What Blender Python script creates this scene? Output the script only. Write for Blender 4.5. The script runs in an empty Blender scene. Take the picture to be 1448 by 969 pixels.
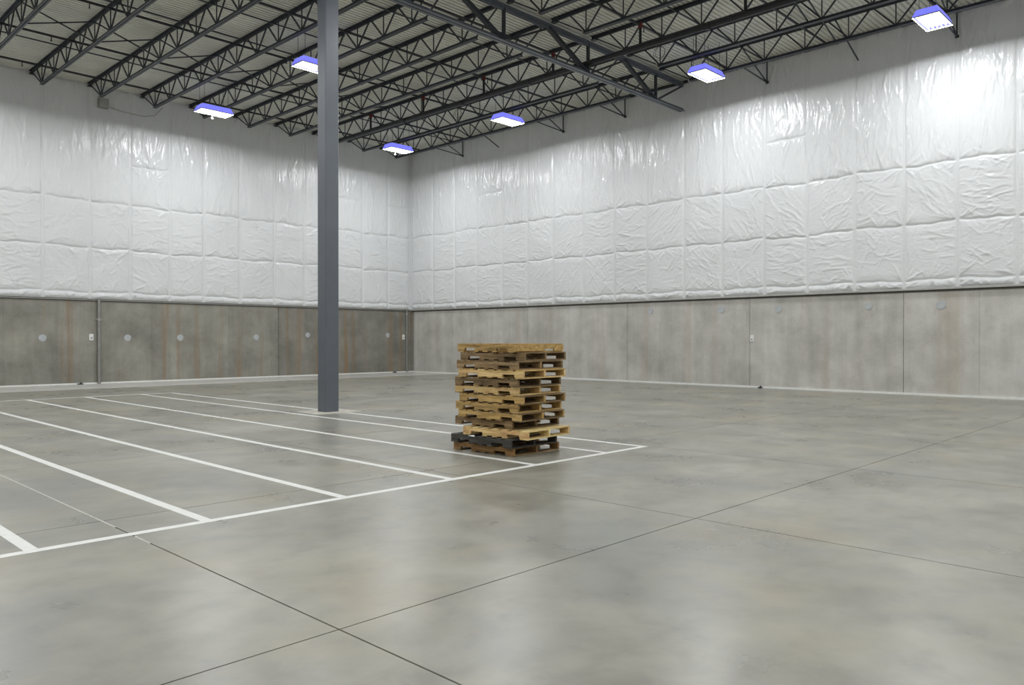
import bpy, math, random
import numpy as np
from mathutils import Vector, Matrix

scene = bpy.context.scene
COL = scene.collection
R = math.radians

# ------------------------------------------------------------------ camera
cam_d = bpy.data.cameras.new('camera')
cam_d.sensor_fit = 'HORIZONTAL'
cam_d.sensor_width = 36.0
cam_d.lens = 36.0 * 1106.34 / 1448.0
cam_d.clip_end = 200
cam = bpy.data.objects.new('camera', cam_d)
cam.location = (0, 0, 1.65)
cam.rotation_euler = (R(90 - 0.211), 0, R(44.079))
COL.objects.link(cam)
scene.camera = cam

# ------------------------------------------------------------------ world, exposure
world = bpy.data.worlds.new('world')
scene.world = world
world.use_nodes = True
world.node_tree.nodes['Background'].inputs[0].default_value = (0.6, 0.65, 0.7, 1)
world.node_tree.nodes['Background'].inputs[1].default_value = 0.02
scene.view_settings.view_transform = 'Standard'
scene.view_settings.look = 'None'
scene.view_settings.gamma = 1.0
scene.view_settings.use_curve_mapping = False
scene.view_settings.exposure = 0.34
scene.cycles.diffuse_bounces = 6
scene.cycles.sample_clamp_indirect = 4.0
scene.cycles.denoising_prefilter = 'ACCURATE'
scene.cycles.denoising_input_passes = 'RGB_ALBEDO_NORMAL'
LAMP_WATTS = 116.0
LAMP_COLOR = (0.965, 0.99, 1.0)

# ------------------------------------------------------------------ room numbers (metres)
XL, YR = -31.5, 25.1          # faces of the left and right wall
XE, YB = 9.0, -13.0           # the walls behind the camera
ZD = 11.15                    # underside of the roof deck
ZC = 3.12                     # top of the bare concrete
rng = np.random.default_rng(7)
random.seed(7)

# ------------------------------------------------------------------ node helpers
def new_mat(name):
    m = bpy.data.materials.new(name)
    m.use_nodes = True
    return m, m.node_tree.nodes, m.node_tree.links, m.node_tree.nodes['Principled BSDF']

def node(nt, typ, **kw):
    n = nt.new(typ)
    for k, v in kw.items():
        if k in n.inputs:
            n.inputs[k].default_value = v
        else:
            setattr(n, k, v)
    return n

def coords(ns, ls, scale=(1, 1, 1), kind='Object', loc=(0, 0, 0)):
    mp = node(ns, 'ShaderNodeMapping')
    mp.inputs['Scale'].default_value = scale
    mp.inputs['Location'].default_value = loc
    if kind == 'Position':
        g = node(ns, 'ShaderNodeNewGeometry')
        ls.new(g.outputs['Position'], mp.inputs['Vector'])
    else:
        t = node(ns, 'ShaderNodeTexCoord')
        ls.new(t.outputs[kind], mp.inputs['Vector'])
    return mp.outputs['Vector']

def noise(ns, ls, vec, scale, detail=4.0, rough=0.55, dist=0.0):
    n = node(ns, 'ShaderNodeTexNoise', Scale=scale, Detail=detail, Roughness=rough, Distortion=dist)
    ls.new(vec, n.inputs['Vector'])
    return n.outputs['Fac']

def ramp(ns, ls, fac, stops):
    r = node(ns, 'ShaderNodeValToRGB')
    e = r.color_ramp.elements
    while len(e) < len(stops):
        e.new(0.5)
    for el, (p, c) in zip(e, stops):
        el.position = p
        el.color = c if len(c) == 4 else (*c, 1)
    ls.new(fac, r.inputs['Fac'])
    return r.outputs['Color']

def g(v):
    return (v, v, v, 1)

def mix(ns, ls, fac, a, b, mode='MIX'):
    m = node(ns, 'ShaderNodeMix', data_type='RGBA', blend_type=mode)
    for sock, val in ((m.inputs[0], fac), (m.inputs[6], a), (m.inputs[7], b)):
        if hasattr(val, 'is_linked'):
            ls.new(val, sock)
        elif isinstance(val, (int, float)):
            sock.default_value = val
        else:
            sock.default_value = val if len(val) == 4 else (*val, 1)
    return m.outputs[2]

def bump(ns, ls, bsdf, height, strength, dist):
    b = node(ns, 'ShaderNodeBump', Strength=strength, Distance=dist)
    ls.new(height, b.inputs['Height'])
    ls.new(b.outputs['Normal'], bsdf.inputs['Normal'])

# ------------------------------------------------------------------ materials
def mat_floor():
    m, ns, ls, b = new_mat('sealed_concrete')
    p = coords(ns, ls, (1, 1, 1), 'Position')
    p2 = coords(ns, ls, (1.0, 1.0, 1), 'Position', (3, 1, 0))
    big = noise(ns, ls, p, 0.30, 5, 0.6, 0.3)
    mid = noise(ns, ls, p2, 0.8, 5, 0.58, 0.25)
    tan = noise(ns, ls, p, 0.55, 5, 0.6, 0.2)
    sm = noise(ns, ls, coords(ns, ls, (1.3, 1.0, 1), 'Position', (1, 7, 0)), 2.6, 4, 0.55, 0.3)
    c = ramp(ns, ls, big, [(0.28, (0.235, 0.229, 0.198)), (0.5, (0.295, 0.285, 0.243)), (0.72, (0.35, 0.338, 0.292))])
    c2 = ramp(ns, ls, mid, [(0.25, g(0.30)), (0.5, g(0.5)), (0.75, g(0.67))])
    c = mix(ns, ls, 0.8, c, c2, 'OVERLAY')
    c3 = ramp(ns, ls, sm, [(0.25, g(0.36)), (0.5, g(0.5)), (0.75, g(0.60))])
    c = mix(ns, ls, 0.7, c, c3, 'OVERLAY')
    tanf = ramp(ns, ls, tan, [(0.50, g(0)), (0.74, g(0.65))])
    c = mix(ns, ls, tanf, c, (0.385, 0.325, 0.222))
    blu = noise(ns, ls, coords(ns, ls, (0.8, 1.3, 1), 'Position', (11, 4, 0)), 0.42, 5, 0.6, 0.4)
    c = mix(ns, ls, ramp(ns, ls, blu, [(0.50, g(0)), (0.74, g(0.6))]), c, (0.225, 0.232, 0.228))
    spk = noise(ns, ls, coords(ns, ls, (1.0, 1.6, 1), 'Position', (2, 9, 0)), 2.4, 4, 0.6, 0.2)
    c = mix(ns, ls, ramp(ns, ls, spk, [(0.70, g(0)), (0.78, g(0.5))]), c, (0.13, 0.125, 0.11))
    ls.new(c, b.inputs['Base Color'])
    rr = ramp(ns, ls, mid, [(0.2, g(0.24)), (0.8, g(0.36))])
    ls.new(rr, b.inputs['Roughness'])
    b.inputs['Specular IOR Level'].default_value = 0.5
    h = noise(ns, ls, p, 1.6, 2, 0.5)
    bump(ns, ls, b, h, 0.08, 0.02)
    return m

def mat_concrete(name, lo, hi, stain, stain_amt, rough=0.7):
    m, ns, ls, b = new_mat(name)
    p = coords(ns, ls, (1, 1, 1), 'Position')
    pv = coords(ns, ls, (1.6, 1.6, 0.12), 'Position')
    ps = coords(ns, ls, (1, 1, 0.035), 'Position', (5.3, 2.1, 0))
    a = noise(ns, ls, p, 0.9, 6, 0.65, 0.15)
    v = noise(ns, ls, pv, 1.6, 6, 0.6, 0.3)
    s = noise(ns, ls, ps, 1.9, 3, 0.5)
    f = noise(ns, ls, p, 28, 3, 0.7)
    obj = node(ns, 'ShaderNodeObjectInfo')
    c = ramp(ns, ls, a, [(0.3, lo), (0.7, hi)])
    vv = ramp(ns, ls, v, [(0.2, g(0.38)), (0.5, g(0.5)), (0.8, g(0.62))])
    c = mix(ns, ls, 0.75, c, vv, 'OVERLAY')
    rv = ramp(ns, ls, obj.outputs['Random'], [(0.0, g(0.44)), (1.0, g(0.56))])
    c = mix(ns, ls, 0.8, c, rv, 'OVERLAY')
    sf = ramp(ns, ls, s, [(0.56, g(0)), (0.68, g(stain_amt))])
    c = mix(ns, ls, sf, c, stain)
    ff = ramp(ns, ls, f, [(0.3, g(0.43)), (0.7, g(0.57))])
    c = mix(ns, ls, 0.5, c, ff, 'OVERLAY')
    ls.new(c, b.inputs['Base Color'])
    b.inputs['Roughness'].default_value = rough
    bump(ns, ls, b, f, 0.15, 0.01)
    return m

def mat_vinyl():
    m, ns, ls, b = new_mat('white_vinyl_facing')
    p = coords(ns, ls, (1, 1, 1), 'Position')
    p2 = coords(ns, ls, (1.2, 1.2, 0.55), 'Position')
    c = ramp(ns, ls, noise(ns, ls, p, 0.5, 3), [(0.3, (0.72, 0.73, 0.735)), (0.7, (0.77, 0.78, 0.785))])
    ls.new(c, b.inputs['Base Color'])
    b.inputs['Roughness'].default_value = 0.13
    b.inputs['Specular IOR Level'].default_value = 0.5
    # fine crinkles: they hang upright high on the wall and lie flatter lower down
    def crinkle(vec, sc):
        w = noise(ns, ls, vec, sc, 4, 0.6, 1.6)
        return ramp(ns, ls, w, [(0.36, g(0.0)), (0.5, g(1.0)), (0.64, g(0.0))])
    up = crinkle(coords(ns, ls, (3.2, 3.2, 0.75), 'Position'), 1.8)
    fl = crinkle(coords(ns, ls, (1.1, 1.1, 2.6), 'Position'), 2.0)
    sx = node(ns, 'ShaderNodeSeparateXYZ')
    ls.new(coords(ns, ls, (1, 1, 0.1), 'Position'), sx.inputs[0])
    zf = ramp(ns, ls, sx.outputs['Z'], [(0.60, g(0)), (0.72, g(1))])
    r = mix(ns, ls, zf, fl, up)
    w2 = noise(ns, ls, p, 8, 3, 0.6, 1.2)
    h = mix(ns, ls, 0.35, r, w2)
    bump(ns, ls, b, h, 0.45, 0.012)
    return m

def plain(name, col, rough=0.5, metal=0.0, var=0.12, scale=6.0):
    m, ns, ls, b = new_mat(name)
    v = coords(ns, ls)
    n = noise(ns, ls, v, scale, 4, 0.6)
    lo = tuple(x * (1 - var) for x in col)
    hi = tuple(min(1, x * (1 + var)) for x in col)
    ls.new(ramp(ns, ls, n, [(0.3, lo), (0.7, hi)]), b.inputs['Base Color'])
    b.inputs['Roughness'].default_value = rough
    b.inputs['Metallic'].default_value = metal
    return m

def mat_wood(name, lo, mid_, hi):
    m, ns, ls, b = new_mat(name)
    info = node(ns, 'ShaderNodeObjectInfo')
    t = node(ns, 'ShaderNodeTexCoord')
    add = node(ns, 'ShaderNodeVectorMath', operation='ADD')
    sc = node(ns, 'ShaderNodeVectorMath', operation='SCALE')
    comb = node(ns, 'ShaderNodeCombineXYZ')
    for k in range(3):
        ls.new(info.outputs['Random'], comb.inputs[k])
    ls.new(comb.outputs[0], sc.inputs[0])
    sc.inputs['Scale'].default_value = 37.0
    ls.new(t.outputs['Object'], add.inputs[0])
    ls.new(sc.outputs[0], add.inputs[1])
    mp = node(ns, 'ShaderNodeMapping')
    mp.inputs['Scale'].default_value = (1.4, 22, 22)
    ls.new(add.outputs[0], mp.inputs['Vector'])
    grain = noise(ns, ls, mp.outputs[0], 1.0, 6, 0.65, 0.6)
    mp2 = node(ns, 'ShaderNodeMapping')
    mp2.inputs['Scale'].default_value = (5, 9, 9)
    ls.new(add.outputs[0], mp2.inputs['Vector'])
    blot = noise(ns, ls, mp2.outputs[0], 1.0, 5, 0.7)
    c = ramp(ns, ls, grain, [(0.28, lo), (0.5, mid_), (0.72, hi)])
    bl = ramp(ns, ls, blot, [(0.30, g(0.30)), (0.5, g(0.52)), (0.8, g(0.58))])
    c = mix(ns, ls, 0.8, c, bl, 'OVERLAY')
    rv = ramp(ns, ls, info.outputs['Random'], [(0.0, g(0.36)), (1.0, g(0.62))])
    c = mix(ns, ls, 0.9, c, rv, 'OVERLAY')
    ls.new(c, b.inputs['Base Color'])
    b.inputs['Roughness'].default_value = 0.75
    bump(ns, ls, b, grain, 0.35, 0.004)
    return m

def mat_emit(name, col, strength, base=(0.9, 0.9, 0.9), sample=False):
    m, ns, ls, b = new_mat(name)
    v = coords(ns, ls)
    n = noise(ns, ls, v, 3.0, 2)
    ls.new(ramp(ns, ls, n, [(0.0, tuple(x * 0.97 for x in col)), (1.0, col)]), b.inputs['Emission Color'])
    b.inputs['Base Color'].default_value = (*base, 1)
    b.inputs['Emission Strength'].default_value = strength
    if not sample:
        m.cycles.emission_sampling = 'NONE'
    return m

M_FLOOR = mat_floor()
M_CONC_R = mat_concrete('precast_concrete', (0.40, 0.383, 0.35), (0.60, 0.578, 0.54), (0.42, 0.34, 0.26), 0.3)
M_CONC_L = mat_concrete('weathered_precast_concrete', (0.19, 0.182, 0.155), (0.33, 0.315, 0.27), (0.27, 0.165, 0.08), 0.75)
M_CONC_BASE = mat_concrete('raw_concrete', (0.24, 0.23, 0.21), (0.34, 0.33, 0.30), (0.3, 0.25, 0.2), 0.2)
M_VINYL = mat_vinyl()
M_DECK = plain('white_painted_deck', (0.70, 0.70, 0.63), 0.45, 0.0, 0.10, 0.6)
M_STEEL = plain('dark_primed_steel', (0.030, 0.035, 0.044), 0.45, 0.0, 0.25, 3.0)
M_COLUMN = plain('blue_grey_painted_steel', (0.112, 0.126, 0.147), 0.42, 0.0, 0.06, 2.0)
M_PIPE = plain('black_steel_pipe', (0.016, 0.017, 0.021), 0.4, 0.0, 0.2, 3.0)
M_RED = plain('red_enamel', (0.16, 0.02, 0.015), 0.45)
M_PAINT = plain('white_line_paint', (0.80, 0.80, 0.77), 0.5, 0.0, 0.06, 9.0)
M_WEAR = plain('thin_worn_paint', (0.52, 0.51, 0.46), 0.6, 0.0, 0.25, 14.0)
M_SLABSTRIP = mat_concrete('pale_closure_concrete', (0.50, 0.49, 0.46), (0.62, 0.605, 0.57), (0.4, 0.36, 0.3), 0.2, 0.38)
M_JOINT = plain('brown_joint_filler', (0.15, 0.135, 0.11), 0.8)  # brownish colour of the floor joints themselves
M_TRIM = plain('galvanized_trim', (0.42, 0.41, 0.38), 0.4, 0.3)
M_TRIMDARK = plain('dark_gap_sealant', (0.07, 0.065, 0.055), 0.7)
M_GALV = plain('galvanized_conduit', (0.30, 0.30, 0.28), 0.4, 0.4)
M_DISC = plain('grey_patch_plug', (0.46, 0.48, 0.49), 0.6)
M_WHITE = plain('white_plastic', (0.8, 0.8, 0.78), 0.4)
M_GROUT = plain('pale_grout', (0.58, 0.55, 0.49), 0.7, 0, 0.15)
M_TUBE = mat_emit('fluorescent_tube', (1.0, 0.985, 0.97), 1.2)
M_HOUSE = mat_emit('blue_fringe_glow', (0.16, 0.17, 1.0), 0.9, (0.2, 0.22, 0.8))  # blue lens fringing around the lamps, put into base colour and a faint glow
M_RIM = plain('lamp_rim', (0.25, 0.24, 0.18), 0.4)
M_REFL = plain('white_reflector', (0.85, 0.85, 0.83), 0.3)
M_BEIGE = plain('bare_end_plate', (0.45, 0.40, 0.32), 0.5)

# ------------------------------------------------------------------ mesh helpers
class MB:
    def __init__(self):
        self.v, self.f = [], []
    def add(self, vs, fs):
        o = len(self.v)
        self.v += [tuple(map(float, p)) for p in vs]
        self.f += [tuple(i + o for i in q) for q in fs]
        return self
    def box(self, x0, x1, y0, y1, z0, z1):
        vs = [(x0, y0, z0), (x1, y0, z0), (x1, y1, z0), (x0, y1, z0), (x0, y0, z1), (x1, y0, z1), (x1, y1, z1), (x0, y1, z1)]
        return self.add(vs, [(0, 3, 2, 1), (4, 5, 6, 7), (0, 1, 5, 4), (1, 2, 6, 5), (2, 3, 7, 6), (3, 0, 4, 7)])
    def bar(self, a, b, w, t=None, n=4):
        """a straight bar from a to b with a w by t section (n=4) or a round one of diameter w"""
        a, b = Vector(a), Vector(b)
        t = t or w
        d = (b - a).normalized()
        up = Vector((0, 0, 1)) if abs(d.z) < 0.95 else Vector((1, 0, 0))
        s = d.cross(up).normalized()
        u = s.cross(d)
        vs = []
        for p in (a, b):
            for k in range(n):
                if n == 4:
                    cx, cy = [(-1, -1), (1, -1), (1, 1), (-1, 1)][k]
                    vs.append(p + s * (cx * w / 2) + u * (cy * t / 2))
                else:
                    an = 2 * math.pi * k / n
                    vs.append(p + s * (math.cos(an) * w / 2) + u * (math.sin(an) * w / 2))
        fs = [tuple(range(n))[::1], tuple(range(2 * n - 1, n - 1, -1))]
        for k in range(n):
            j = (k + 1) % n
            fs.append((k, n + k, n + j, j))
        return self.add(vs, fs)
    def prism(self, poly, axis, a, b):
        """poly of 2D points pushed along axis 'x','y','z' from a to b"""
        n = len(poly)
        def P(p, t):
            return {'x': (t, p[0], p[1]), 'y': (p[0], t, p[1]), 'z': (p[0], p[1], t)}[axis]
        vs = [P(p, a) for p in poly] + [P(p, b) for p in poly]
        fs = [tuple(range(n)), tuple(range(2 * n - 1, n - 1, -1))]
        for k in range(n):
            j = (k + 1) % n
            fs.append((k, n + k, n + j, j))
        return self.add(vs, fs)
    def mesh(self, name, mat, smooth=False):
        me = bpy.data.meshes.new(name)
        me.from_pydata(self.v, [], self.f)
        import bmesh
        bm = bmesh.new()
        bm.from_mesh(me)
        bmesh.ops.recalc_face_normals(bm, faces=bm.faces)
        bm.to_mesh(me)
        bm.free()
        if smooth:
            me.polygons.foreach_set('use_smooth', [True] * len(me.polygons))
        me.materials.append(mat)
        return me

def link(name, data, parent=None, loc=(0, 0, 0), rot=(0, 0, 0)):
    o = bpy.data.objects.new(name, data)
    o.location = loc
    o.rotation_euler = rot
    if parent:
        o.parent = parent
    COL.objects.link(o)
    return o

def build(name, mb, mat, parent=None, loc=(0, 0, 0), origin=None, smooth=False, bevel=0.0):
    """origin: world/parent point that becomes the object's origin (vertices given around the parent)"""
    if origin is not None:
        mb.v = [(x - origin[0], y - origin[1], z - origin[2]) for x, y, z in mb.v]
        loc = origin
    o = link(name, mb.mesh(name, mat, smooth), parent, loc)
    if bevel:
        bv = o.modifiers.new('bevel', 'BEVEL')
        bv.width = bevel
        bv.segments = 1
    return o

def tag(o, label, cat=None, group=None, kind=None):
    o['label'] = label
    if cat:
        o['category'] = cat
    if group:
        o['group'] = group
    if kind:
        o['kind'] = kind
    return o

def thing(name, label, cat, loc=(0, 0, 0), rot=(0, 0, 0), group=None):
    return tag(link(name, None, None, loc, rot), label, cat, group)

def copy_tree(o, parent=None):
    c = o.copy()
    COL.objects.link(c)
    c.parent = parent
    for ch in list(o.children):
        copy_tree(ch, c)
    return c

# ================================================================== FLOOR
floor = build('floor', MB().box(XL - 0.4, XE + 0.4, YB - 0.4, YR + 0.4, -0.30, -0.012), M_JOINT)
tag(floor, 'smooth sealed grey concrete warehouse floor with sawn joints', 'floor', kind='structure')
GAP = 0.0065
def joints(start, step, lo, hi):
    out = [start + step * k for k in range(-20, 21)]
    return [lo] + [v for v in out if lo + 0.3 < v < hi - 0.3] + [hi]
XS = joints(-3.80, 3.82, -28.35, XE)
YS = joints(2.51, 3.85, YB, YR - 0.002)
for i in range(len(XS) - 1):
    for j in range(len(YS) - 1):
        x0, x1, y0, y1 = XS[i], XS[i + 1], YS[j], YS[j + 1]
        cx, cy = (x0 + x1) / 2, (y0 + y1) / 2
        build('floor_slab', MB().box(x0 + GAP, x1 - GAP, y0 + GAP, y1 - GAP, -0.012, 0.0), M_FLOOR, floor, origin=(cx, cy, 0))
# pale strip along the foot of the left wall, and the thin pale bead at the foot of both walls
for j in range(len(YS) - 1):
    build('closure_strip', MB().box(XL + 0.002, -28.35 - GAP, YS[j] + GAP, YS[j + 1] - GAP, -0.012, 0.0), M_SLABSTRIP, floor,
          origin=(-30, (YS[j] + YS[j + 1]) / 2, 0))
# painted stall lines
LW, LT = 0.10, 0.0012
XF, XB = -6.93, -24.44
LINES_Y = [1.78, 3.185, 4.655, 6.145, 7.61, 9.15, 10.08]
build('painted_line', MB().box(XF - LW / 2, XF + LW / 2, -6.0, 10.08 + LW / 2, 0, LT), M_PAINT, floor, origin=(XF, 2, 0))
build('painted_line', MB().box(XB - LW / 2, XB + LW / 2, -2.0, 10.08 + LW / 2, 0, LT), M_PAINT, floor, origin=(XB, 4, 0))
for y in LINES_Y + [0.3, -1.2]:
    build('painted_line', MB().box(XB + LW / 2, XF - LW / 2, y - LW / 2, y + LW / 2, 0, LT), M_PAINT, floor, origin=(-15.7, y, 0))
build('joint_filler', MB().box(-16.0, XF - 0.35, 2.51 - 0.009, 2.51 + 0.009, 0, 0.001), M_WEAR, floor, origin=(-12, 2.51, 0))
build('joint_filler', MB().box(XF + 0.1, XF + 0.42, 2.51 - 0.009, 2.51 + 0.009, 0, 0.001), M_WEAR, floor, origin=(XF, 2.51, 0))

# ================================================================== CEILING (ribbed steel deck)
pitch = 0.1524
prof = []
x = XL - 0.2
while x < XE + 0.2:
    prof += [(x, ZD), (x + 0.082, ZD), (x + 0.090, ZD + 0.048), (x + 0.144, ZD + 0.048)]
    x += pitch
n = len(prof)
vs = [(px, YB - 0.2, pz) for px, pz in prof] + [(px, YR + 0.2, pz) for px, pz in prof]
fs = [(k, k + 1, n + k + 1, n + k) for k in range(n - 1)]
mb = MB().add(vs, fs)
ceiling = build('ceiling', MB().box(XL - 0.4, XE + 0.4, YB - 0.4, YR + 0.4, ZD + 0.05, ZD + 0.25), M_DECK, origin=(0, 0, ZD))
tag(ceiling, 'pale painted ribbed steel roof deck above the joists', 'ceiling', kind='structure')
mb.v = [(a, b, c - ZD) for a, b, c in mb.v]
build('ribbed_deck', mb, M_DECK, ceiling)

# ================================================================== WALLS
wall_right = build('wall_right', MB().box(XL - 0.4, XE + 0.4, YR + 0.06, YR + 0.36, -0.02, ZD + 0.05), M_CONC_BASE, origin=(-12, YR + 0.06, 0))
tag(wall_right, 'long wall of precast concrete below white quilted insulation, right of the corner', 'wall', kind='structure')
wall_left = build('wall_left', MB().box(XL - 0.36, XL - 0.06, YB - 0.4, YR + 0.06, -0.02, ZD + 0.05), M_CONC_BASE, origin=(XL - 0.06, 6, 0))
tag(wall_left, 'darker stained concrete wall under white quilted insulation, left of the corner', 'wall', kind='structure')
for nm, args, lab in (('wall_back', (XL - 0.36, XE + 0.36, YB - 0.36, YB - 0.02), 'plain insulated wall behind the camera'),
                      ('wall_side', (XE + 0.02, XE + 0.36, YB, YR), 'plain insulated wall to the right of the camera')):
    w = build(nm, MB().box(*args, -0.02, ZD + 0.05), M_CONC_R)
    tag(w, lab, 'wall', kind='structure')
    a = args
    if nm == 'wall_back':
        build('insulation_sheet', MB().box(a[0] + .36, a[1] - .36, a[3], a[3] + 0.05, ZC, ZD), M_VINYL, w)
    else:
        build('insulation_sheet', MB().box(a[0] - 0.05, a[0], a[2], a[3], ZC, ZD), M_VINYL, w)

# concrete panels
def wall_box(side, s0, s1, d0, d1, z0, z1):
    """s along the wall, d distance from the wall face into the room"""
    if side == 'R':
        return MB().box(s0, s1, YR - d1, YR - d0, z0, z1)
    return MB().box(XL + d0, XL + d1, s0, s1, z0, z1)

def to_local(mb, parent):
    l = parent.location
    mb.v = [(a - l[0], b - l[1], c - l[2]) for a, b, c in mb.v]
    return mb

def wpart(name, side, s0, s1, d0, d1, z0, z1, mat, bevel=0.0):
    par = wall_right if side == 'R' else wall_left
    mb = to_local(wall_box(side, s0, s1, d0, d1, z0, z1), par)
    c = np.mean(np.array(mb.v), axis=0)
    return build(name, mb, mat, par, origin=tuple(c), bevel=bevel)

RJ = [XL + 0.24, -23.36, -18.04, -12.89, -7.91, -2.90, 2.1, XE]
for a, b in zip(RJ[:-1], RJ[1:]):
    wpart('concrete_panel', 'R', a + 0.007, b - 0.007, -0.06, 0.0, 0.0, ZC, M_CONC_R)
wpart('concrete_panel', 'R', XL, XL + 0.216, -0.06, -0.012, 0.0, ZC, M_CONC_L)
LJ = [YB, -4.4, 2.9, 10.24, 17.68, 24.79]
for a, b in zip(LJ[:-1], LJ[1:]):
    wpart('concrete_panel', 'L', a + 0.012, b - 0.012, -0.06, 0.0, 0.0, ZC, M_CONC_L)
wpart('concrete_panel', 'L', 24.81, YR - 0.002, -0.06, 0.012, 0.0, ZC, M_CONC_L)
# form-board grooves on the left panels read as narrow recessed lines: thin proud ribs of the same concrete
for y in (7.22, 9.28, 12.9, 15.4, 19.9, 22.3):
    wpart('form_seam', 'L', y - 0.012, y + 0.012, 0.0, 0.006, 0.02, ZC - 0.02, M_CONC_L)
for x in (-28.2, -21.0, -15.4, -10.4, -5.9):
    wpart('form_seam', 'R', x - 0.010, x + 0.010, 0.0, 0.005, 0.02, ZC - 0.02, M_CONC_R)

# thin white base strips at the foot of both walls
wpart('base_strip', 'R', XL + 0.03, XE, 0.001, 0.03, 0.0, 0.06, M_PAINT)
wpart('base_strip', 'L', YB, YR - 0.032, 0.013, 0.04, 0.0, 0.055, M_PAINT)
# trim at the foot of the insulation
wpart('bottom_channel', 'R', XL + 0.1, XE, 0.0, 0.10, ZC - 0.005, ZC + 0.045, M_TRIM)
wpart('sealant_line', 'R', XL + 0.1, XE, 0.0, 0.04, ZC - 0.06, ZC - 0.006, M_TRIMDARK)
wpart('bottom_channel', 'L', YB, YR - 0.1, 0.0, 0.05, ZC - 0.005, ZC + 0.02, M_TRIM)
wpart('sealant_line', 'L', YB, YR - 0.1, 0.0, 0.02, ZC - 0.04, ZC - 0.006, M_TRIMDARK)
# backing sheet of the insulation
wpart('insulation_backing', 'R', XL, XE, -0.055, 0.012, ZC + 0.05, ZD, M_VINYL)
wpart('insulation_backing', 'L', YB, YR - 0.02, -0.055, 0.012, ZC + 0.05, ZD, M_VINYL)

# quilted insulation panels: puffed, creased sheets
def smooth_noise(U, V, r, freq, n=7):
    out = np.zeros_like(U)
    for _ in range(n):
        a = r.uniform(0, 2 * math.pi)
        k = freq * r.uniform(0.5, 1.6)
        out += np.sin(2 * math.pi * k * (U * math.cos(a) + V * math.sin(a)) + r.uniform(0, 6.28))
    return out / math.sqrt(n)

def ridge(t, sharp):
    return (0.5 + 0.5 * np.cos(t)) ** sharp

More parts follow.
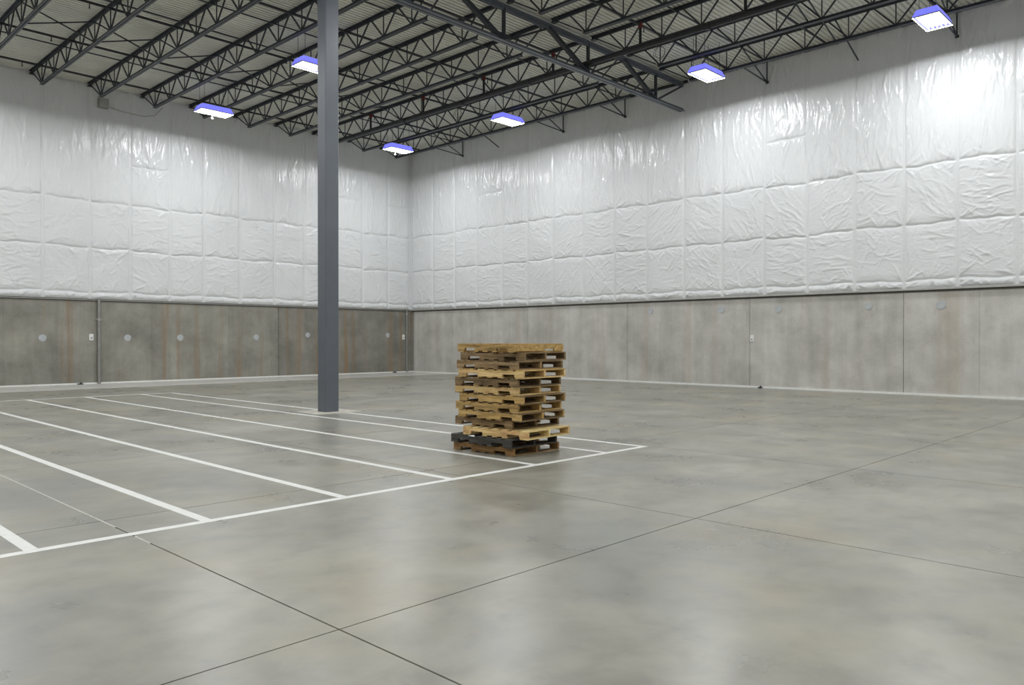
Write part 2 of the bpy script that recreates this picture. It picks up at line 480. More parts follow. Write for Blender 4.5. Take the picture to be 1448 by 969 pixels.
def quilt(side, s0, s1, z0, z1, seed, style, puff, wr):
    r = np.random.default_rng(seed)
    w, h = s1 - s0, z1 - z0
    cell = 0.025 if side == 'R' else 0.032
    nx = max(12, int(w / cell))
    nz = max(8, int(h / (cell if h < 2.2 else cell * 1.6)))
    u, v = np.meshgrid(np.linspace(0, 1, nx + 1), np.linspace(0, 1, nz + 1))
    X, Z = u * w, v * h
    eu = np.minimum(u, 1 - u) * w
    ev = np.minimum(v, 1 - v) * h
    eve = np.clip(eu / 0.22, 0, 1) ** 0.6 * np.clip(ev / 0.2, 0, 1) ** 0.6
    env = np.clip(eu / 0.06, 0, 1) * np.clip(ev / 0.05, 0, 1)
    d = puff * eve * (1 + 0.25 * smooth_noise(X, Z, r, 0.6))
    cre = np.zeros_like(X)
    def fold(px, pz, ang, ln, sig, amp, bend):
        dx, dz = X - px, Z - pz
        a = dx * math.cos(ang) + dz * math.sin(ang)
        t = -dx * math.sin(ang) + dz * math.cos(ang)
        t = t - bend * (a / max(ln, 0.05)) ** 2 * 0.1
        return amp * np.exp(-np.abs(t / sig) ** 1.4) * np.exp(-(a / (0.5 * ln)) ** 4)
    area = w * h
    base = {'v': math.pi / 2, 'h': 0.0, 'd': r.choice([-1, 1]) * r.uniform(0.6, 1.1), 's': r.uniform(0, 3.14)}[style]
    spread = {'v': 0.22, 'h': 0.28, 'd': 0.35, 's': 1.2}[style]
    dens = {'v': 22, 'h': 26, 'd': 22, 's': 15}[style]
    fx_, fz_ = r.uniform(0.2, 0.8) * w, r.uniform(0.2, 0.8) * h
    for _ in range(int(dens * area) + 3):
        px, pz = r.uniform(0, w), r.uniform(0, h)
        if r.uniform() < 0.6:          # folds crowd together
            px, pz = np.clip(r.normal(fx_, 0.28 * w), 0, w), np.clip(r.normal(fz_, 0.3 * h), 0, h)
        ln = r.uniform(0.2, 0.7) * (2.0 if style == 'v' else 1.0)
        cre += fold(px, pz, base + r.normal(0, spread), ln, r.uniform(0.014, 0.032), r.choice([-0.7, 1, 1]) * r.uniform(0.35, 1.1), r.normal(0, 1))
    # folds fanning out of the fixing points on the seams
    for (pu, pv, a0, a1) in ((0.5, 0.0, 0.3, 2.8), (0.0, 0.0, 0.1, 1.4), (1.0, 0.0, 1.7, 3.0), (0.5, 1.0, -2.8, -0.3), (0.0, 1.0, -1.4, -0.1), (1.0, 1.0, -3.0, -1.7)):
        if r.uniform() < 0.6:
            for _ in range(r.integers(4, 9)):
                an = r.uniform(a0, a1)
                ln = r.uniform(0.25, 0.65)
                off = 0.5 * ln + 0.05
                cre += fold(pu * w + off * math.cos(an), pv * h + off * math.sin(an), an, ln, r.uniform(0.013, 0.024), r.uniform(0.5, 1.1), r.normal(0, 0.7))
    d = d + wr * cre * env + 0.02 * env
    d = np.clip(d, 0.0, 0.16)
    d[0, :] = d[-1, :] = 0.0
    d[:, 0] = d[:, -1] = 0.0
    D = 0.012 + d
    S = s0 + X
    def wave(zc):
        k = round(zc, 0)
        return 0.022 * np.sin(S * 2.1 + k * 3) + 0.016 * np.sin(S * 5.3 + k) + 0.008 * np.sin(S * 13 + k * 2)
    Z = Z + (1 - v) * (wave(z0) if z0 > 3.3 else 0) + v * (wave(z1) if z1 < 11 else 0)
    par = wall_right if side == 'R' else wall_left
    if side == 'R':
        P = np.stack([s0 + X, YR - D, z0 + Z], -1)
        org = np.array([(s0 + s1) / 2, YR, z0])
    else:
        P = np.stack([XL + D, s0 + X, z0 + Z], -1)
        org = np.array([XL, (s0 + s1) / 2, z0])
    pl = np.array(par.location)
    V3 = (P - org).reshape(-1, 3)
    idx = np.arange((nx + 1) * (nz + 1)).reshape(nz + 1, nx + 1)
    q = np.stack([idx[:-1, :-1], idx[:-1, 1:], idx[1:, 1:], idx[1:, :-1]], -1).reshape(-1, 4)
    if side == 'L':
        q = q[:, ::-1].copy()
        q = q[:, ::-1].copy()
    me = bpy.data.meshes.new('insulation_panel')
    me.vertices.add(len(V3))
    me.vertices.foreach_set('co', V3.astype(np.float32).ravel())
    me.loops.add(q.size)
    me.loops.foreach_set('vertex_index', q.astype(np.int32).ravel())
    me.polygons.add(len(q))
    me.polygons.foreach_set('loop_start', np.arange(0, q.size, 4, dtype=np.int32))
    me.polygons.foreach_set('loop_total', np.full(len(q), 4, dtype=np.int32))
    me.polygons.foreach_set('use_smooth', np.ones(len(q), dtype=bool))
    me.update()
    me.validate()
    me.materials.append(M_VINYL)
    return link('insulation_panel', me, par, tuple(org - pl))

SEAM_R = [XL + 0.12, -29.71, -28.09, -26.55, -24.88, -23.33, -21.84, -20.19, -18.62, -17.10, -15.47, -13.92, -12.35, -10.86, -9.35, -7.90, -6.46, -4.98, -3.48, -1.98, -0.48]
SEAM_L = [3.9, 5.4, 6.9, 8.42, 9.98, 11.41, 12.92, 14.30, 15.87, 17.48, 18.96, 20.55, 22.12, 23.64, YR - 0.12]
ROWS = [ZC + 0.055, 3.42, 5.06, 6.80, 8.35, ZD - 0.01]
def quilts(side, seams, base):
    for i, (a, b) in enumerate(zip(seams[:-1], seams[1:])):
        r = random.Random(base + i)
        rows = list(ROWS)
        if r.random() < 0.7:
            rows.pop(4)
        off = r.uniform(-0.03, 0.03)
        for j in range(len(rows) - 1):
            z0, z1 = rows[j], rows[j + 1]
            z0 += off if 1 < j else 0
            z1 += off if 0 < j < len(rows) - 2 else 0
            if j == 0:
                st, puff, wr = 'v', 0.06, 0.018
            elif z0 > 6.5:
                st, puff, wr = 'v', 0.018, 0.021
            else:
                st, puff, wr = r.choice(['h', 'd', 's', 'h', 's']), 0.026, 0.016
            quilt(side, a + 0.03, b - 0.03, z0 + 0.007, z1 - 0.007, base * 100 + i * 10 + j, st, puff, wr)
quilts('R', SEAM_R, 3)
quilts('L', SEAM_L, 57)

# ledger angle along the top of the right wall
wpart('deck_ledger', 'R', XL + 0.1, XE, 0.015, 0.10, ZD - 0.11, ZD - 0.02, M_STEEL)

# ================================================================== WALL FITTINGS
def disc(side, s, z, rad, label):
    n = 20
    poly = [(rad * math.cos(2 * math.pi * k / n), rad * math.sin(2 * math.pi * k / n)) for k in range(n)]
    inner = [(0.8 * a, 0.8 * b) for a, b in poly]
    if side == 'R':
        mb = MB().prism(poly, 'y', 0, -0.012).prism(inner, 'y', -0.012, -0.018)
        loc = (s, YR, z)
    else:
        mb = MB().prism(poly, 'x', 0, 0.012).prism(inner, 'x', 0.012, 0.018)
        loc = (XL, s, z)
    o = build('patch_disc', mb, M_DISC, None, loc)
    tag(o, label, 'patch disc', 'round plugs on the concrete walls')
disc('L', 8.41, 1.71, 0.13, 'pale round plug on the left wall, leftmost, left of the wall conduit')
disc('L', 11.31, 1.72, 0.13, 'pale round plug on a rust streak just right of the wall conduit')
disc('L', 13.33, 1.73, 0.13, 'pale round plug on the left wall, second right of the conduit')
disc('L', 16.61, 1.75, 0.13, 'pale round plug on the left wall, third right of the conduit')
disc('L', 19.14, 1.86, 0.12, 'faint round plug on the left wall just left of the column')
disc('L', 23.64, 1.87, 0.12, 'faint round plug on the left wall near the room corner')
disc('R', -16.95, 2.74, 0.12, 'bluish round plug on the right wall, leftmost, right of the pallets')
disc('R', -13.97, 2.71, 0.13, 'bluish round plug just left of the switch plate joint')
disc('R', -11.85, 2.67, 0.12, 'bluish round plug on the right wall just right of the switch plate')
disc('R', -8.93, 2.69, 0.12, 'bluish round plug on the right wall, second from the right')
disc('R', -6.88, 2.66, 0.13, 'bluish round plug on the right wall, rightmost')

def plate(side, s, z, label, w=0.11, h=0.2):
    loc = (s, YR, z) if side == 'R' else (XL, s, z)
    t = thing('switch_plate', label, 'wall plate', loc, group='white wall plates')
    if side == 'R':
        cov = build('cover', MB().box(-w / 2, w / 2, -0.03, 0, -h / 2, h / 2), M_WHITE, t, bevel=0.006)
        build('socket', MB().box(-w * .2, w * .2, -0.036, -0.029, -h * .25, -h * .02), M_GALV, cov)
    else:
        cov = build('cover', MB().box(0, 0.03, -w / 2, w / 2, -h / 2, h / 2), M_WHITE, t, bevel=0.006)
        build('socket', MB().box(0.029, 0.036, -w * .2, w * .2, -h * .25, -h * .02), M_GALV, cov)
plate('L', 10.02, 1.74, 'small white wall plate left of the vertical conduit', 0.15, 0.24)
plate('L', 24.62, 1.78, 'small white wall plate beside the room corner', 0.15, 0.24)
plate('R', -12.80, 1.69, 'small white wall plate beside a joint of the right wall', 0.13, 0.22)

# vertical conduits on the left wall
def vconduit(s, rad, z1, label, coupling):
    t = thing('wall_conduit', label, 'conduit', (XL + rad + 0.012, s, 0.0))
    build('pipe', MB().bar((0, 0, 0.0), (0, 0, z1), rad * 2, n=12), M_GALV, t, smooth=False)
    for z in coupling:
        cp = build('coupling', MB().bar((0, 0, z), (0, 0, z + 0.09), rad * 2.7, n=12), M_TRIM, t)
        build('strap', MB().box(-rad - 0.008, rad * 0.6, -rad * 2.1, rad * 2.1, z + 0.03, z + 0.055), M_TRIM, cp)
vconduit(10.27, 0.055, ZC + 0.06, 'grey vertical conduit on the left concrete wall with a coupling', [2.36])
vconduit(24.80, 0.04, ZC + 0.06, 'thin dark vertical conduit beside the room corner', [2.9])
# small dark clamps at the foot of the walls
for loc, lab in (((XL + 0.10, 9.62, 0.0), 'small dark clamp at the wall foot left of the conduit'),
                 ((-12.45, YR - 0.10, 0.0), 'small dark clamp at the foot of the right wall'),
                 ((XL + 0.10, 24.0, 0.0), 'small dark clamp at the wall foot near the corner')):
    t = thing('floor_clamp', lab, 'clamp', loc)
    build('base', MB().box(-0.04, 0.04, -0.09, 0.09, 0, 0.04), M_PIPE, t)
    build('bolt', MB().bar((0, 0.02, 0.04), (0, 0.02, 0.08), 0.05, n=8), M_PIPE, t)
# junction box and conduit high on the left wall
t = thing('junction_box', 'grey electrical box high on the left wall under a joist end', 'electrical box', (XL + 0.10, 10.40, 10.30))
build('box', MB().box(0, 0.16, -0.17, 0.17, 0, 0.36), M_GALV, t, bevel=0.01)
build('cover', MB().box(0.16, 0.172, -0.15, 0.15, 0.02, 0.34), M_TRIM, t)
mb = MB()
pts = [(0.05, 0.17, 0.10), (0.05, 0.6, 0.02), (0.05, 1.5, 0.0), (0.05, 1.9, 0.12), (0.3, 2.1, 0.42)]
for a, b in zip(pts[:-1], pts[1:]):
    mb.bar(a, b, 0.035, n=8)
build('conduit', mb, M_TRIM, t)

# ================================================================== COLUMN
CX, CY, CW = -15.45, 9.92, 0.175
t = thing('steel_column', 'blue grey square steel column standing by the stall lines', 'column', (CX, CY, 0))
shaft = MB()
ch = 0.02
poly = [(-CW + ch, -CW), (CW - ch, -CW), (CW, -CW + ch), (CW, CW - ch), (CW - ch, CW), (-CW + ch, CW), (-CW, CW - ch), (-CW, -CW + ch)]
shaft.prism(poly, 'z', 0.012, 9.95)
build('shaft', shaft, M_COLUMN, t)
build('weld_seam', MB().box(CW - 0.03, CW - 0.018, -CW - 0.004, -CW, 0.02, 9.9), M_COLUMN, t)
build('cap_plate', MB().box(-0.24, 0.24, -0.24, 0.24, 9.945, 9.985), M_COLUMN, t)
pad = MB().prism([(-0.5, -0.52), (0.42, -0.58), (0.56, 0.1), (0.5, 0.56), (-0.52, 0.56), (-0.58, 0.0)], 'z', 0.0, 0.012)
build('grout_pad', pad, M_GROUT, t)

# ================================================================== ROOF JOISTS
ZT0, ZT1 = 11.045, 11.145
ZB0, ZB1 = 10.375, 10.465
def angle_pair(z0, z1, w, tk, up):
    """two back-to-back angles as a section in (y,z)"""
    polys = []
    for s in (-1, 1):
        g0 = 0.010 * s
        if up:      # flanges at top
            p = [(g0, z0), (g0 + s * tk, z0), (g0 + s * tk, z1 - tk), (s * w / 2, z1 - tk), (s * w / 2, z1), (g0, z1)]
        else:
            p = [(g0, z1), (g0 + s * tk, z1), (g0 + s * tk, z0 + tk), (s * w / 2, z0 + tk), (s * w / 2, z0), (g0, z0)]
        polys.append(p)
    return polys
JL = 15.86
def make_joist():
    root = thing('roof_joist', '', 'roof joist', (0, 0, ZB0))
    z = ZB0
    mb = MB()
    for p in angle_pair(ZT0 - z, ZT1 - z, 0.15, 0.014, True):
        mb.prism(p, 'x', 0.0, JL)
    build('top_chord', mb, M_STEEL, root)
    mb = MB()
    b0, b1 = 1.20, JL - 0.95
    for p in angle_pair(0, ZB1 - z, 0.13, 0.014, False):
        mb.prism(p, 'x', b0, b1)
    build('bottom_chord', mb, M_STEEL, root)
    zb, zt = 0.05, ZT0 - z + 0.05
    nodes = [1.27 + 1.30 * k for k in range(11)]
    half = 0.62
    dl = MB().bar((0, 0, zb), (-half, 0, zt), 0.034, 0.040).mesh('web_bar', M_STEEL)
    dr = MB().bar((0, 0, zb), (half, 0, zt), 0.034, 0.040).mesh('web_bar', M_STEEL)
    vt = MB().bar((0, 0, zb), (0, 0, zt), 0.026).mesh('web_bar', M_STEEL)
    es = MB().bar((0, 0, zb), (-1.15, 0, zt), 0.034, 0.036).mesh('web_bar', M_STEEL)
    er = MB().bar((0, 0, zb), (0.98, 0, zt), 0.034, 0.036).mesh('web_bar', M_STEEL)
    for xb in nodes:
        link('web_bar', dl, root, (xb, 0, 0))
        link('web_bar', vt, root, (xb, 0, 0))
        link('web_bar', dr, root, (xb, 0, 0))
    link('web_bar', es, root, (1.24, 0, 0))
    link('web_bar', er, root, (JL - 1.0, 0, 0))
    build('bearing_seat', MB().box(0, 0.16, -0.07, 0.07, ZT0 - z - 0.03, ZT0 - z), M_STEEL, root)
    build('bearing_seat', MB().box(JL - 0.16, JL, -0.07, 0.07, ZT0 - z - 0.03, ZT0 - z), M_STEEL, root)
    return root
JY = [8.06 + 1.89 * k for k in range(-1, 9)]
ordw = ['nearest the right wall', 'second from the right wall', 'third from the right wall', 'fourth from the right wall',
        'fifth from the right wall', 'sixth from the right wall', 'seventh from the right wall', 'eighth from the right wall',
        'ninth from the right wall', 'farthest from the right wall']
proto = make_joist()
first = True
for i, y in enumerate(reversed(JY)):
    o = proto if first else copy_tree(proto)
    first = False
    o.location = (XL + 0.05, y, ZB0)
    tag(o, 'dark open-web roof joist between left wall and girder, ' + ordw[i], 'roof joist', 'joists left of the girder')
for i, y in enumerate(list(reversed(JY))[:7]):
    o = copy_tree(proto)
    o.location = (CX + 0.16, y, ZB0)
    lab = 'dark open-web roof joist right of the girder, ' + (ordw[i] if i < 6 else 'nearest the camera')
    tag(o, lab, 'roof joist', 'joists right of the girder')
    build('end_plate', MB().box(1.17, 1.20, -0.07, 0.07, -0.01, 0.11), M_BEIGE, o)

# ================================================================== GIRDER
GZ0, GZ1 = 9.99, 11.0
gird = thing('joist_girder', 'heavy dark truss girder running from the column to the right wall', 'girder', (CX, CY, GZ0))
y1 = YR - 0.18 - CY
mb = MB()
for s in (-1, 1):
    a = 0.02 * s
    mb.prism([(a, 0.11), (a + s * 0.02, 0.11), (a + s * 0.02, 0.02), (s * 0.12, 0.02), (s * 0.12, 0), (a, 0)], 'y', -0.2, y1)
build('bottom_chord', mb, M_COLUMN, gird)
mb = MB()
zt = GZ1 - GZ0
for s in (-1, 1):
    a = 0.02 * s
    mb.prism([(a, zt - 0.12), (a + s * 0.02, zt - 0.12), (a + s * 0.02, zt - 0.02), (s * 0.14, zt - 0.02), (s * 0.14, zt), (a, zt)], 'y', -0.2, y1)
build('top_chord', mb, M_COLUMN, gird)
bn = [11.84 - CY, 15.62 - CY, 19.40 - CY, 23.18 - CY]
tn = [9.95 - CY, 13.73 - CY, 17.51 - CY, 21.29 - CY, y1 - 0.03]
vm = MB().bar((0, 0, 0.05), (0, 0, zt - 0.05), 0.07, 0.09).mesh('vertical', M_STEEL)
for k, b in enumerate(bn):
    link('vertical', vm, gird, (0, b, 0))
    build('heavy_diagonal', MB().bar((0, b - 0.05, 0.06), (0, tn[k], zt - 0.06), 0.13, 0.11), M_STEEL, gird)
    build('light_diagonal', MB().bar((0, b + 0.05, 0.06), (0, tn[k + 1], zt - 0.08), 0.06, 0.06), M_STEEL, gird)

# ================================================================== BRIDGING
def rods(name, label, x, segs, w, group, part='rod'):
    t = thing(name, label, 'bridging', (x, segs[0][0][0], segs[0][0][1]), group=group)
    y0, z0 = segs[0][0]
    for (a, b) in segs:
        build(part, MB().bar((0, a[0] - y0, a[1] - z0), (0, b[0] - y0, b[1] - z0), w), M_STEEL, t)
for x, lab in ((-27.75, 'thin bridging rod across the joist tops, nearest the left wall'),
               (-21.25, 'thin bridging rod across the joist tops, midway left of the girder'),
               (-18.05, 'thin bridging rod across the joist tops, just left of the girder'),
               (-12.2, 'thin bridging rod across the joist tops, just right of the girder'),
               (-6.4, 'thin bridging rod across the joist tops, far right of the girder')):
    ys = 6.0 if x < CX else 12.5
    rods('bridging_rod', lab, x, [((ys, 11.03), (YR - 0.1, 11.03))], 0.035, 'bridging rods')
for x, lab in ((-25.0, 'crossed bracing rods between the joists left of the girder'),
               (-9.2, 'crossed bracing rods between the joists right of the girder')):
    segs = []
    ys = JY if x < CX else JY[4:]
    for a, b in zip(ys[:-1], ys[1:]):
        segs += [((a + 0.03, ZB1), (b - 0.03, ZT0)), ((a + 0.03, ZT0), (b - 0.03, ZB1))]
    segs += [((ys[-1], ZT0), (YR - 0.14, 10.33))]
    rods('cross_bridging', lab, x, segs, 0.034, 'cross bridging')
names = {-27.42: 'dark wall brace nearest the room corner', -21.2: 'dark wall brace second from the room corner',
         -18.05: 'dark wall brace just left of the girder end', -12.2: 'dark wall brace just right of the girder end',
         -6.45: 'dark wall brace behind the rightmost lamp'}
for x, lab in names.items():
    t = thing('wall_brace', lab, 'brace', (x, YR - 0.14, 10.33), group='braces from last joist to right wall')
    yj = JY[-1] - (YR - 0.14)
    build('rod', MB().bar((0, 0, 0), (0, yj, ZB0 - 10.33 + 0.05), 0.034), M_STEEL, t)
    build('rod', MB().bar((0, 0, 0), (0, yj, ZT0 - 10.33), 0.034), M_STEEL, t)
    build('rod', MB().bar((0, 0, 0), (0, 0, ZT0 - 10.33), 0.034), M_STEEL, t)
    build('anchor_foot', MB().box(-0.05, 0.05, 0.0, 0.03, -0.04, 0.04), M_STEEL, t)

# ================================================================== SPRINKLER PIPES
PY, PZ = 19.24, 10.275
t = thing('sprinkler_main', 'thick black sprinkler main running along the joists through the girder', 'pipe', (-30.8, PY - 0.02, PZ))
build('pipe', MB().bar((0.6, 0, 0), (38, 0, 0), 0.17, n=16), M_PIPE, t)
for k, px in enumerate((-28.0, -24.6, -21.2, -17.9, -15.9, -11.2, -7.6)):
    build('coupling', MB().bar((px + 30.8, 0, 0), (px + 30.95, 0, 0), 0.215, n=16), M_PIPE, t)
    build('hanger_ring', MB().bar((px + 31.6, 0, 0), (px + 31.63, 0, 0), 0.195, n=16), M_STEEL, t)
BRX = [-29.9, -26.75, -23.35, -20.0, -16.75, -13.35, -10.0, -6.7]
rank = ['closest to the left wall', 'second from the left wall', 'third from the left wall', 'fourth from the left wall',
        'just left of the girder', 'first right of the girder', 'second right of the girder', 'rightmost']
ZBR = 10.93
for k, bx in enumerate(BRX):
    y0 = 5.0 if bx < CX else 11.5
    t = thing('sprinkler_branch', 'slim black sprinkler branch pipe across the joists, ' + rank[k], 'pipe', (bx, y0, ZBR), group='sprinkler branch pipes')
    build('pipe', MB().bar((0, 0, 0), (0, YR - 0.7 - y0, 0), 0.075, n=10), M_PIPE, t)
    yy = PY - 0.02 - y0
    ris = build('riser', MB().bar((0, yy, PZ - ZBR + 0.0865), (0, yy, -0.03), 0.085, n=10), M_PIPE, t)
    build('red_coupling', MB().bar((0, yy, -0.10), (0, yy, 0.05), 0.13, n=10), M_RED, ris)
    hd = MB().bar((0, 0, -0.15), (0, 0, -0.02), 0.03, n=8).bar((0, 0, -0.165), (0, 0, -0.15), 0.06, n=8).mesh('sprinkler_head', M_PIPE)
    yh = 7.4
    while yh < YR - 1.0:
        if yh > y0 + 0.3:
            link('sprinkler_head', hd, t, (0, yh - y0, 0))
        yh += 3.0
# companion lines running beside the third and sixth branch
for bx, lab in ((-23.0, 'thin dark conduit beside the third sprinkler branch'),):
    t = thing('ceiling_conduit', lab, 'conduit', (bx, 5.0, ZBR + 0.06))
    build('pipe', MB().bar((0, 0, 0), (0, 18.5, 0), 0.05, n=8), M_STEEL, t)
    build('coupling', MB().bar((0, 9, 0), (0, 9.15, 0), 0.07, n=8), M_STEEL, t)
# small coil of wire hanging by the girder
def coil(loc, label):
    t = thing('wire_coil', label, 'wire coil', loc)
    for off, rad in ((0.0, 0.22), (0.05, 0.18)):
        mb = MB()
        n = 20
        pts = [(rad * math.cos(2 * math.pi * k / n), off, -rad + rad * math.sin(2 * math.pi * k / n)) for k in range(n)]
        for k in range(n):
            mb.bar(pts[k], pts[(k + 1) % n], 0.014, n=5)
        build('loop', mb, M_PIPE, t)
coil((-14.0, 21.20, 11.0), 'small black wire coil hanging from the joist right of the girder')
coil((-23.6, 21.20, 10.98), 'small black wire coil hanging from the joist left of the girder')

# ================================================================== LIGHT FIXTURES
def make_fixture():
    """origin at the middle of the lower rim; long side along y"""
    root = thing('high_bay_light', '', 'light fixture', (0, 0, 10))
    w, l, h = 0.33, 0.615, 0.21
    wt, lt = 0.25, 0.53
    def side(a, b, c, d, th):
        p = [Vector(q) for q in (a, b, c, d)]
        nrm = (p[1] - p[0]).cross(p[2] - p[1]).normalized() * th
        vs = [tuple(q) for q in p] + [tuple(q + nrm) for q in p]
        return MB().add(vs, [(0, 1, 2, 3), (7, 6, 5, 4), (0, 4, 5, 1), (1, 5, 6, 2), (2, 6, 7, 3), (3, 7, 4, 0)])
    cb = [(-w, -l, 0.012), (w, -l, 0.012), (w, l, 0.012), (-w, l, 0.012)]
    ct = [(-wt, -lt, h), (wt, -lt, h), (wt, lt, h), (-wt, lt, h)]
    hous = build('housing', MB().box(-wt, wt, -lt, lt, h - 0.01, h + 0.01), M_REFL, root)
    for k in range(4):
        j = (k + 1) % 4
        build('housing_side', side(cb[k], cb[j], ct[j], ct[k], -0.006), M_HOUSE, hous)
    rim = MB()
    rim.box(-w - 0.01, -w + 0.012, -l - 0.01, l + 0.01, 0, 0.02).box(w - 0.012, w + 0.01, -l - 0.01, l + 0.01, 0, 0.02)
    rim.box(-w + 0.012, w - 0.012, -l - 0.01, -l + 0.012, 0, 0.02).box(-w + 0.012, w - 0.012, l - 0.012, l + 0.01, 0, 0.02)
    build('rim', rim, M_RIM, root)
    refl = build('reflector', MB().box(-w + 0.02, w - 0.02, -l + 0.02, l - 0.02, 0.08, 0.087), M_REFL, root)
    tube = MB().bar((0, -l + 0.03, 0.052), (0, l - 0.03, 0.052), 0.036, n=8).mesh('lamp_tube', M_TUBE)
    for k in range(6):
        link('lamp_tube', tube, refl, (-0.26 + 0.104 * k, 0, 0))
    for sx in (-1, 1):
        for sy in (-1, 1):
            build('hanger_wire', MB().bar((sx * 0.2, sy * 0.45, h), (sx * 0.2, sy * 0.45, ZD - 10.0), 0.010), M_STEEL, root)
    ld = bpy.data.lights.new('lamp_light', 'AREA')
    ld.shape = 'RECTANGLE'
    ld.size, ld.size_y = 2 * w - 0.028, 2 * l - 0.028
    ld.energy = LAMP_WATTS
    ld.color = LAMP_COLOR
    # photometry of an open strip luminaire: even intensity down to a shallow cut-off
    ld.use_nodes = True
    ns, ls = ld.node_tree.nodes, ld.node_tree.links
    em = [q for q in ns if q.type == 'EMISSION'][0]
    ge = node(ns, 'ShaderNodeNewGeometry')
    dt = node(ns, 'ShaderNodeVectorMath', operation='DOT_PRODUCT')
    ls.new(ge.outputs['Incoming'], dt.inputs[0])
    ls.new(ge.outputs['Normal'], dt.inputs[1])
    ab = node(ns, 'ShaderNodeMath', operation='ABSOLUTE')
    ls.new(dt.outputs['Value'], ab.inputs[0])
    mx = node(ns, 'ShaderNodeMath', operation='MAXIMUM')
    mx.inputs[1].default_value = 0.08
    ls.new(ab.outputs[0], mx.inputs[0])
    dv = node(ns, 'ShaderNodeMath', operation='POWER')
    dv.inputs[1].default_value = -0.52
    ls.new(mx.outputs[0], dv.inputs[0])
    ls.new(dv.outputs[0], em.inputs['Strength'])
    link('lamp_light', ld, root, (0, 0, 0.021))
    return root
fx = make_fixture()
FIX = [(-27.98, 13.10, 'glowing rectangular high bay light nearest the left wall, left of the column'),
       (-21.15, 13.10, 'glowing high bay light partly hidden behind the column'),
       (-27.65, 21.33, 'glowing high bay light hanging near the room corner'),
       (-21.0, 21.45, 'glowing high bay light between the room corner and the girder'),
       (-12.83, 22.10, 'glowing high bay light just right of the girder end'),
       (-6.38, 22.48, 'glowing high bay light at the upper right, the largest'),
       (-12.95, 12.95, 'high bay light hanging outside the picture')]
FIX += [(x, y, 'high bay light hanging outside the picture') for x, y in
        [(-6.3, 13.1), (0.4, 22.2), (0.4, 13.1), (6.2, 13.1), (6.2, 22.2),
         (-27.9, 4.7), (-21.1, 4.7), (-13.0, 4.7), (-6.3, 4.7), (0.4, 4.7), (6.2, 4.7),
         (-27.9, -3.7), (-21.1, -3.7), (-13.0, -3.7), (-6.3, -3.7), (0.4, -3.7), (6.2, -3.7),
         (-27.9, -10.5), (-13.0, -10.5), (0.4, -10.5)]]
for i, (x, y, lab) in enumerate(FIX):
    o = fx if i == 0 else copy_tree(fx)
    o.location = (x, y, 10.0)
    tag(o, lab, 'light fixture', 'high bay lights')
for i in (0, 2):
    x, y, _ = FIX[i]
    t = thing('motion_sensor', 'small pale sensor hanging below the light ' + ('left of the column' if i == 0 else 'near the room corner'), 'sensor', (x - 0.36, y + 0.1, 9.93))
    build('body', MB().bar((0, 0, -0.05), (0, 0, 0.0), 0.08, n=12), M_GALV, t)
    build('stem', MB().bar((0, 0, 0.0), (0, 0, 0.10), 0.02, n=8), M_GALV, t)

# ================================================================== PALLETS
WOODS = {
    'rust':  mat_wood('weathered_orange_wood', (0.11, 0.055, 0.018), (0.26, 0.14, 0.047), (0.40, 0.235, 0.09)),
    'black': mat_wood('grey_black_wood', (0.018, 0.016, 0.013), (0.050, 0.045, 0.038), (0.11, 0.10, 0.086)),
    'pale':  mat_wood('pale_pine', (0.38, 0.245, 0.085), (0.68, 0.50, 0.215), (0.86, 0.68, 0.36)),
    'brown': mat_wood('brown_grey_wood', (0.075, 0.045, 0.02), (0.22, 0.145, 0.066), (0.40, 0.28, 0.15)),
    'tan':   mat_wood('tan_wood', (0.20, 0.11, 0.03), (0.46, 0.295, 0.10), (0.66, 0.46, 0.195)),
}
PL, PW = 1.22, 1.016
SH, DT, BT = 0.0885, 0.0165, 0.0165
PH = SH + DT + BT + 0.0008
def stringer_mesh(mat, notch=True):
    h0, h1 = BT, BT + SH
    a = PL / 2
    if notch:
        n0, n1, nh = a - 0.155, a - 0.155 - 0.225, 0.040
        c = 0.009
        pts = [(-a, h0), (-n0, h0), (-n0 + 0.0, h0 + nh - c), (-n0 + c, h0 + nh), (-n1 - c, h0 + nh), (-n1, h0 + nh - c), (-n1, h0),
               (n1, h0), (n1, h0 + nh - c), (n1 + c, h0 + nh), (n0 - c, h0 + nh), (n0, h0 + nh - c), (n0, h0), (a, h0), (a, h1), (-a, h1)]
    else:
        pts = [(-a, h0), (a, h0), (a, h1), (-a, h1)]
    return MB().prism(pts, 'y', -0.019, 0.019).mesh('stringer', mat)

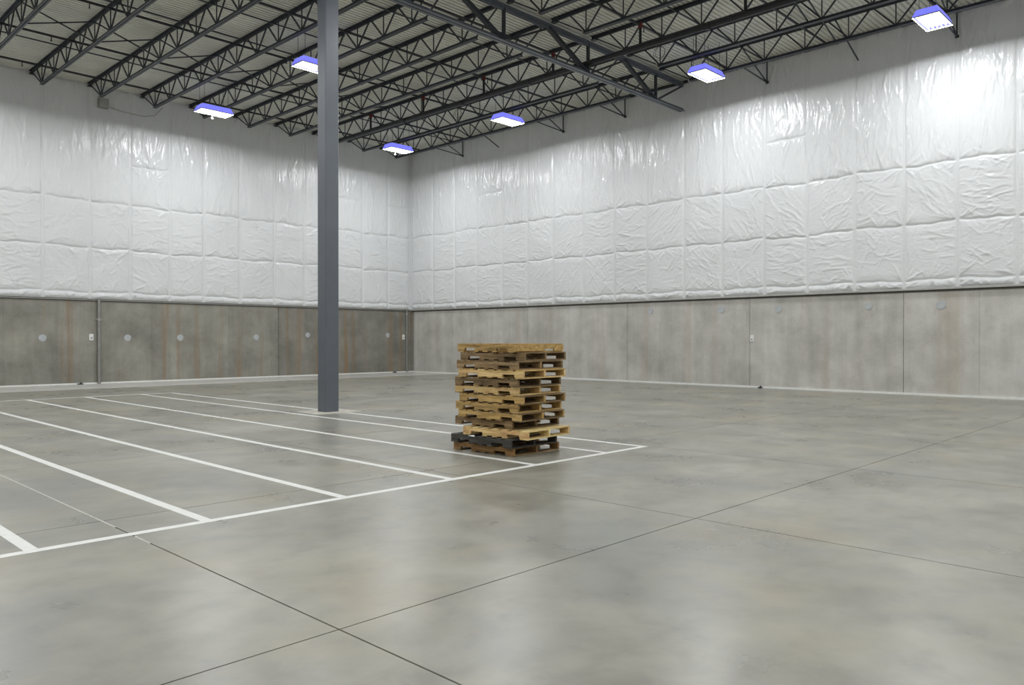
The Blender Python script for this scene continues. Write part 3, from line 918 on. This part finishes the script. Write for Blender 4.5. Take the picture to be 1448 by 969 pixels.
def make_pallet(i, x, y, th, z, wood, label, seed, deck=None, missing=()):
    r = random.Random(seed)
    m = WOODS[wood]
    md = WOODS[deck or wood]
    root = thing('wooden_pallet', label, 'pallet', (x, y, z), (0, 0, th), 'stack of wooden pallets')
    sm = stringer_mesh(m)
    for sy in (-PW / 2 + 0.019, 0.0, PW / 2 - 0.019):
        link('stringer', sm, root, (0, sy, 0))
    def board(name, cx, w, z0, t, tilt, jy):
        mb = MB().box(-w / 2, w / 2, -PW / 2, PW / 2, 0, t)
        # grain runs along the board: model it along x, then turn it
        mb.v = [(vy, vx, vz) for vx, vy, vz in mb.v]
        o = build(name, mb, md if r.random() < 0.7 else m, root, (cx, jy, z0))
        o.rotation_euler = (0, 0, R(90 + tilt))
        return o
    # top deck: seven boards, the outer two wider
    xs = [-0.54, -0.365, -0.18, 0.0, 0.18, 0.365, 0.54]
    for k, cx in enumerate(xs):
        if k in missing:
            continue
        w = 0.138 if k in (0, 6) else r.uniform(0.085, 0.115)
        board('deck_board', cx + (0.0 if k in (0, 6) else r.uniform(-0.012, 0.012)), w, BT + SH, DT, r.uniform(-0.5, 0.5) if 0 < k < 6 else 0, r.uniform(-0.006, 0.006))
    for k, cx in enumerate((-0.54, -0.19, 0.0, 0.19, 0.54)):
        w = 0.135 if k in (0, 4) else 0.09
        board('bottom_board', cx, w, 0.0, BT, 0, r.uniform(-0.006, 0.006))
    return root

STACK = [(-8.244, 8.389, 0.026, 'rust', 'orange-brown weathered pallet on the floor at the bottom of the stack'),
         (-8.225, 8.32, 0.021, 'black', 'dark grey-black pallet, second from the bottom of the stack'),
         (-8.05, 8.409, 0.087, 'pale', 'pale yellow pallet jutting right, just above the dark pallet'),
         (-8.34, 8.50, -0.010, 'brown', 'brown-grey pallet, fourth from the bottom of the stack'),
         (-8.154, 8.406, 0.051, 'tan', 'tan pallet, fifth from the bottom of the stack'),
         (-8.208, 8.403, 0.059, 'tan', 'tan pallet, sixth from the bottom of the stack'),
         (-8.137, 8.413, 0.078, 'tan', 'tan pallet in the middle of the stack, seventh from the bottom'),
         (-8.235, 8.414, 0.087, 'pale', 'pale pallet with bright stringer, eighth from the bottom'),
         (-8.192, 8.373, 0.071, 'brown', 'brown pallet with gaps, fifth from the top of the stack'),
         (-8.07, 8.334, 0.086, 'pale', 'pale wood pallet, fourth from the top of the stack'),
         (-8.152, 8.368, 0.033, 'brown', 'brown-grey pallet, third from the top of the stack'),
         (-8.195, 8.489, 0.092, 'brown', 'grey-brown pallet, second from the top of the stack'),
         (-8.238, 8.458, -0.016, 'tan', 'tan pallet lying on top of the stack')]
MISS = {1: (2,), 4: (3,), 8: (1, 4), 10: (5,), 11: (2,)}
DECK = {0: 'brown', 2: 'pale', 4: 'brown', 6: 'brown', 7: 'brown', 9: 'tan', 12: 'tan'}
z = 0.0015
for i, (x, y, th, wd, lab) in enumerate(STACK):
    p = make_pallet(i, x, y, th, z, wd, lab, 100 + i, DECK.get(i), MISS.get(i, ()))
    z += PH
    if i == 12:   # the top one is closed by a butted end board on its right side
        h0 = BT
        pts = [(-PW / 2, h0 + .0), (0.10, h0), (0.10, h0 + 0.03), (0.30, h0 + 0.03), (0.30, h0), (PW / 2, h0), (PW / 2, h0 + SH - 0.001), (-PW / 2, h0 + SH - 0.001)]
        build('end_board', MB().prism(pts, 'x', PL / 2 + 0.001, PL / 2 + 0.02), WOODS['tan'], p)
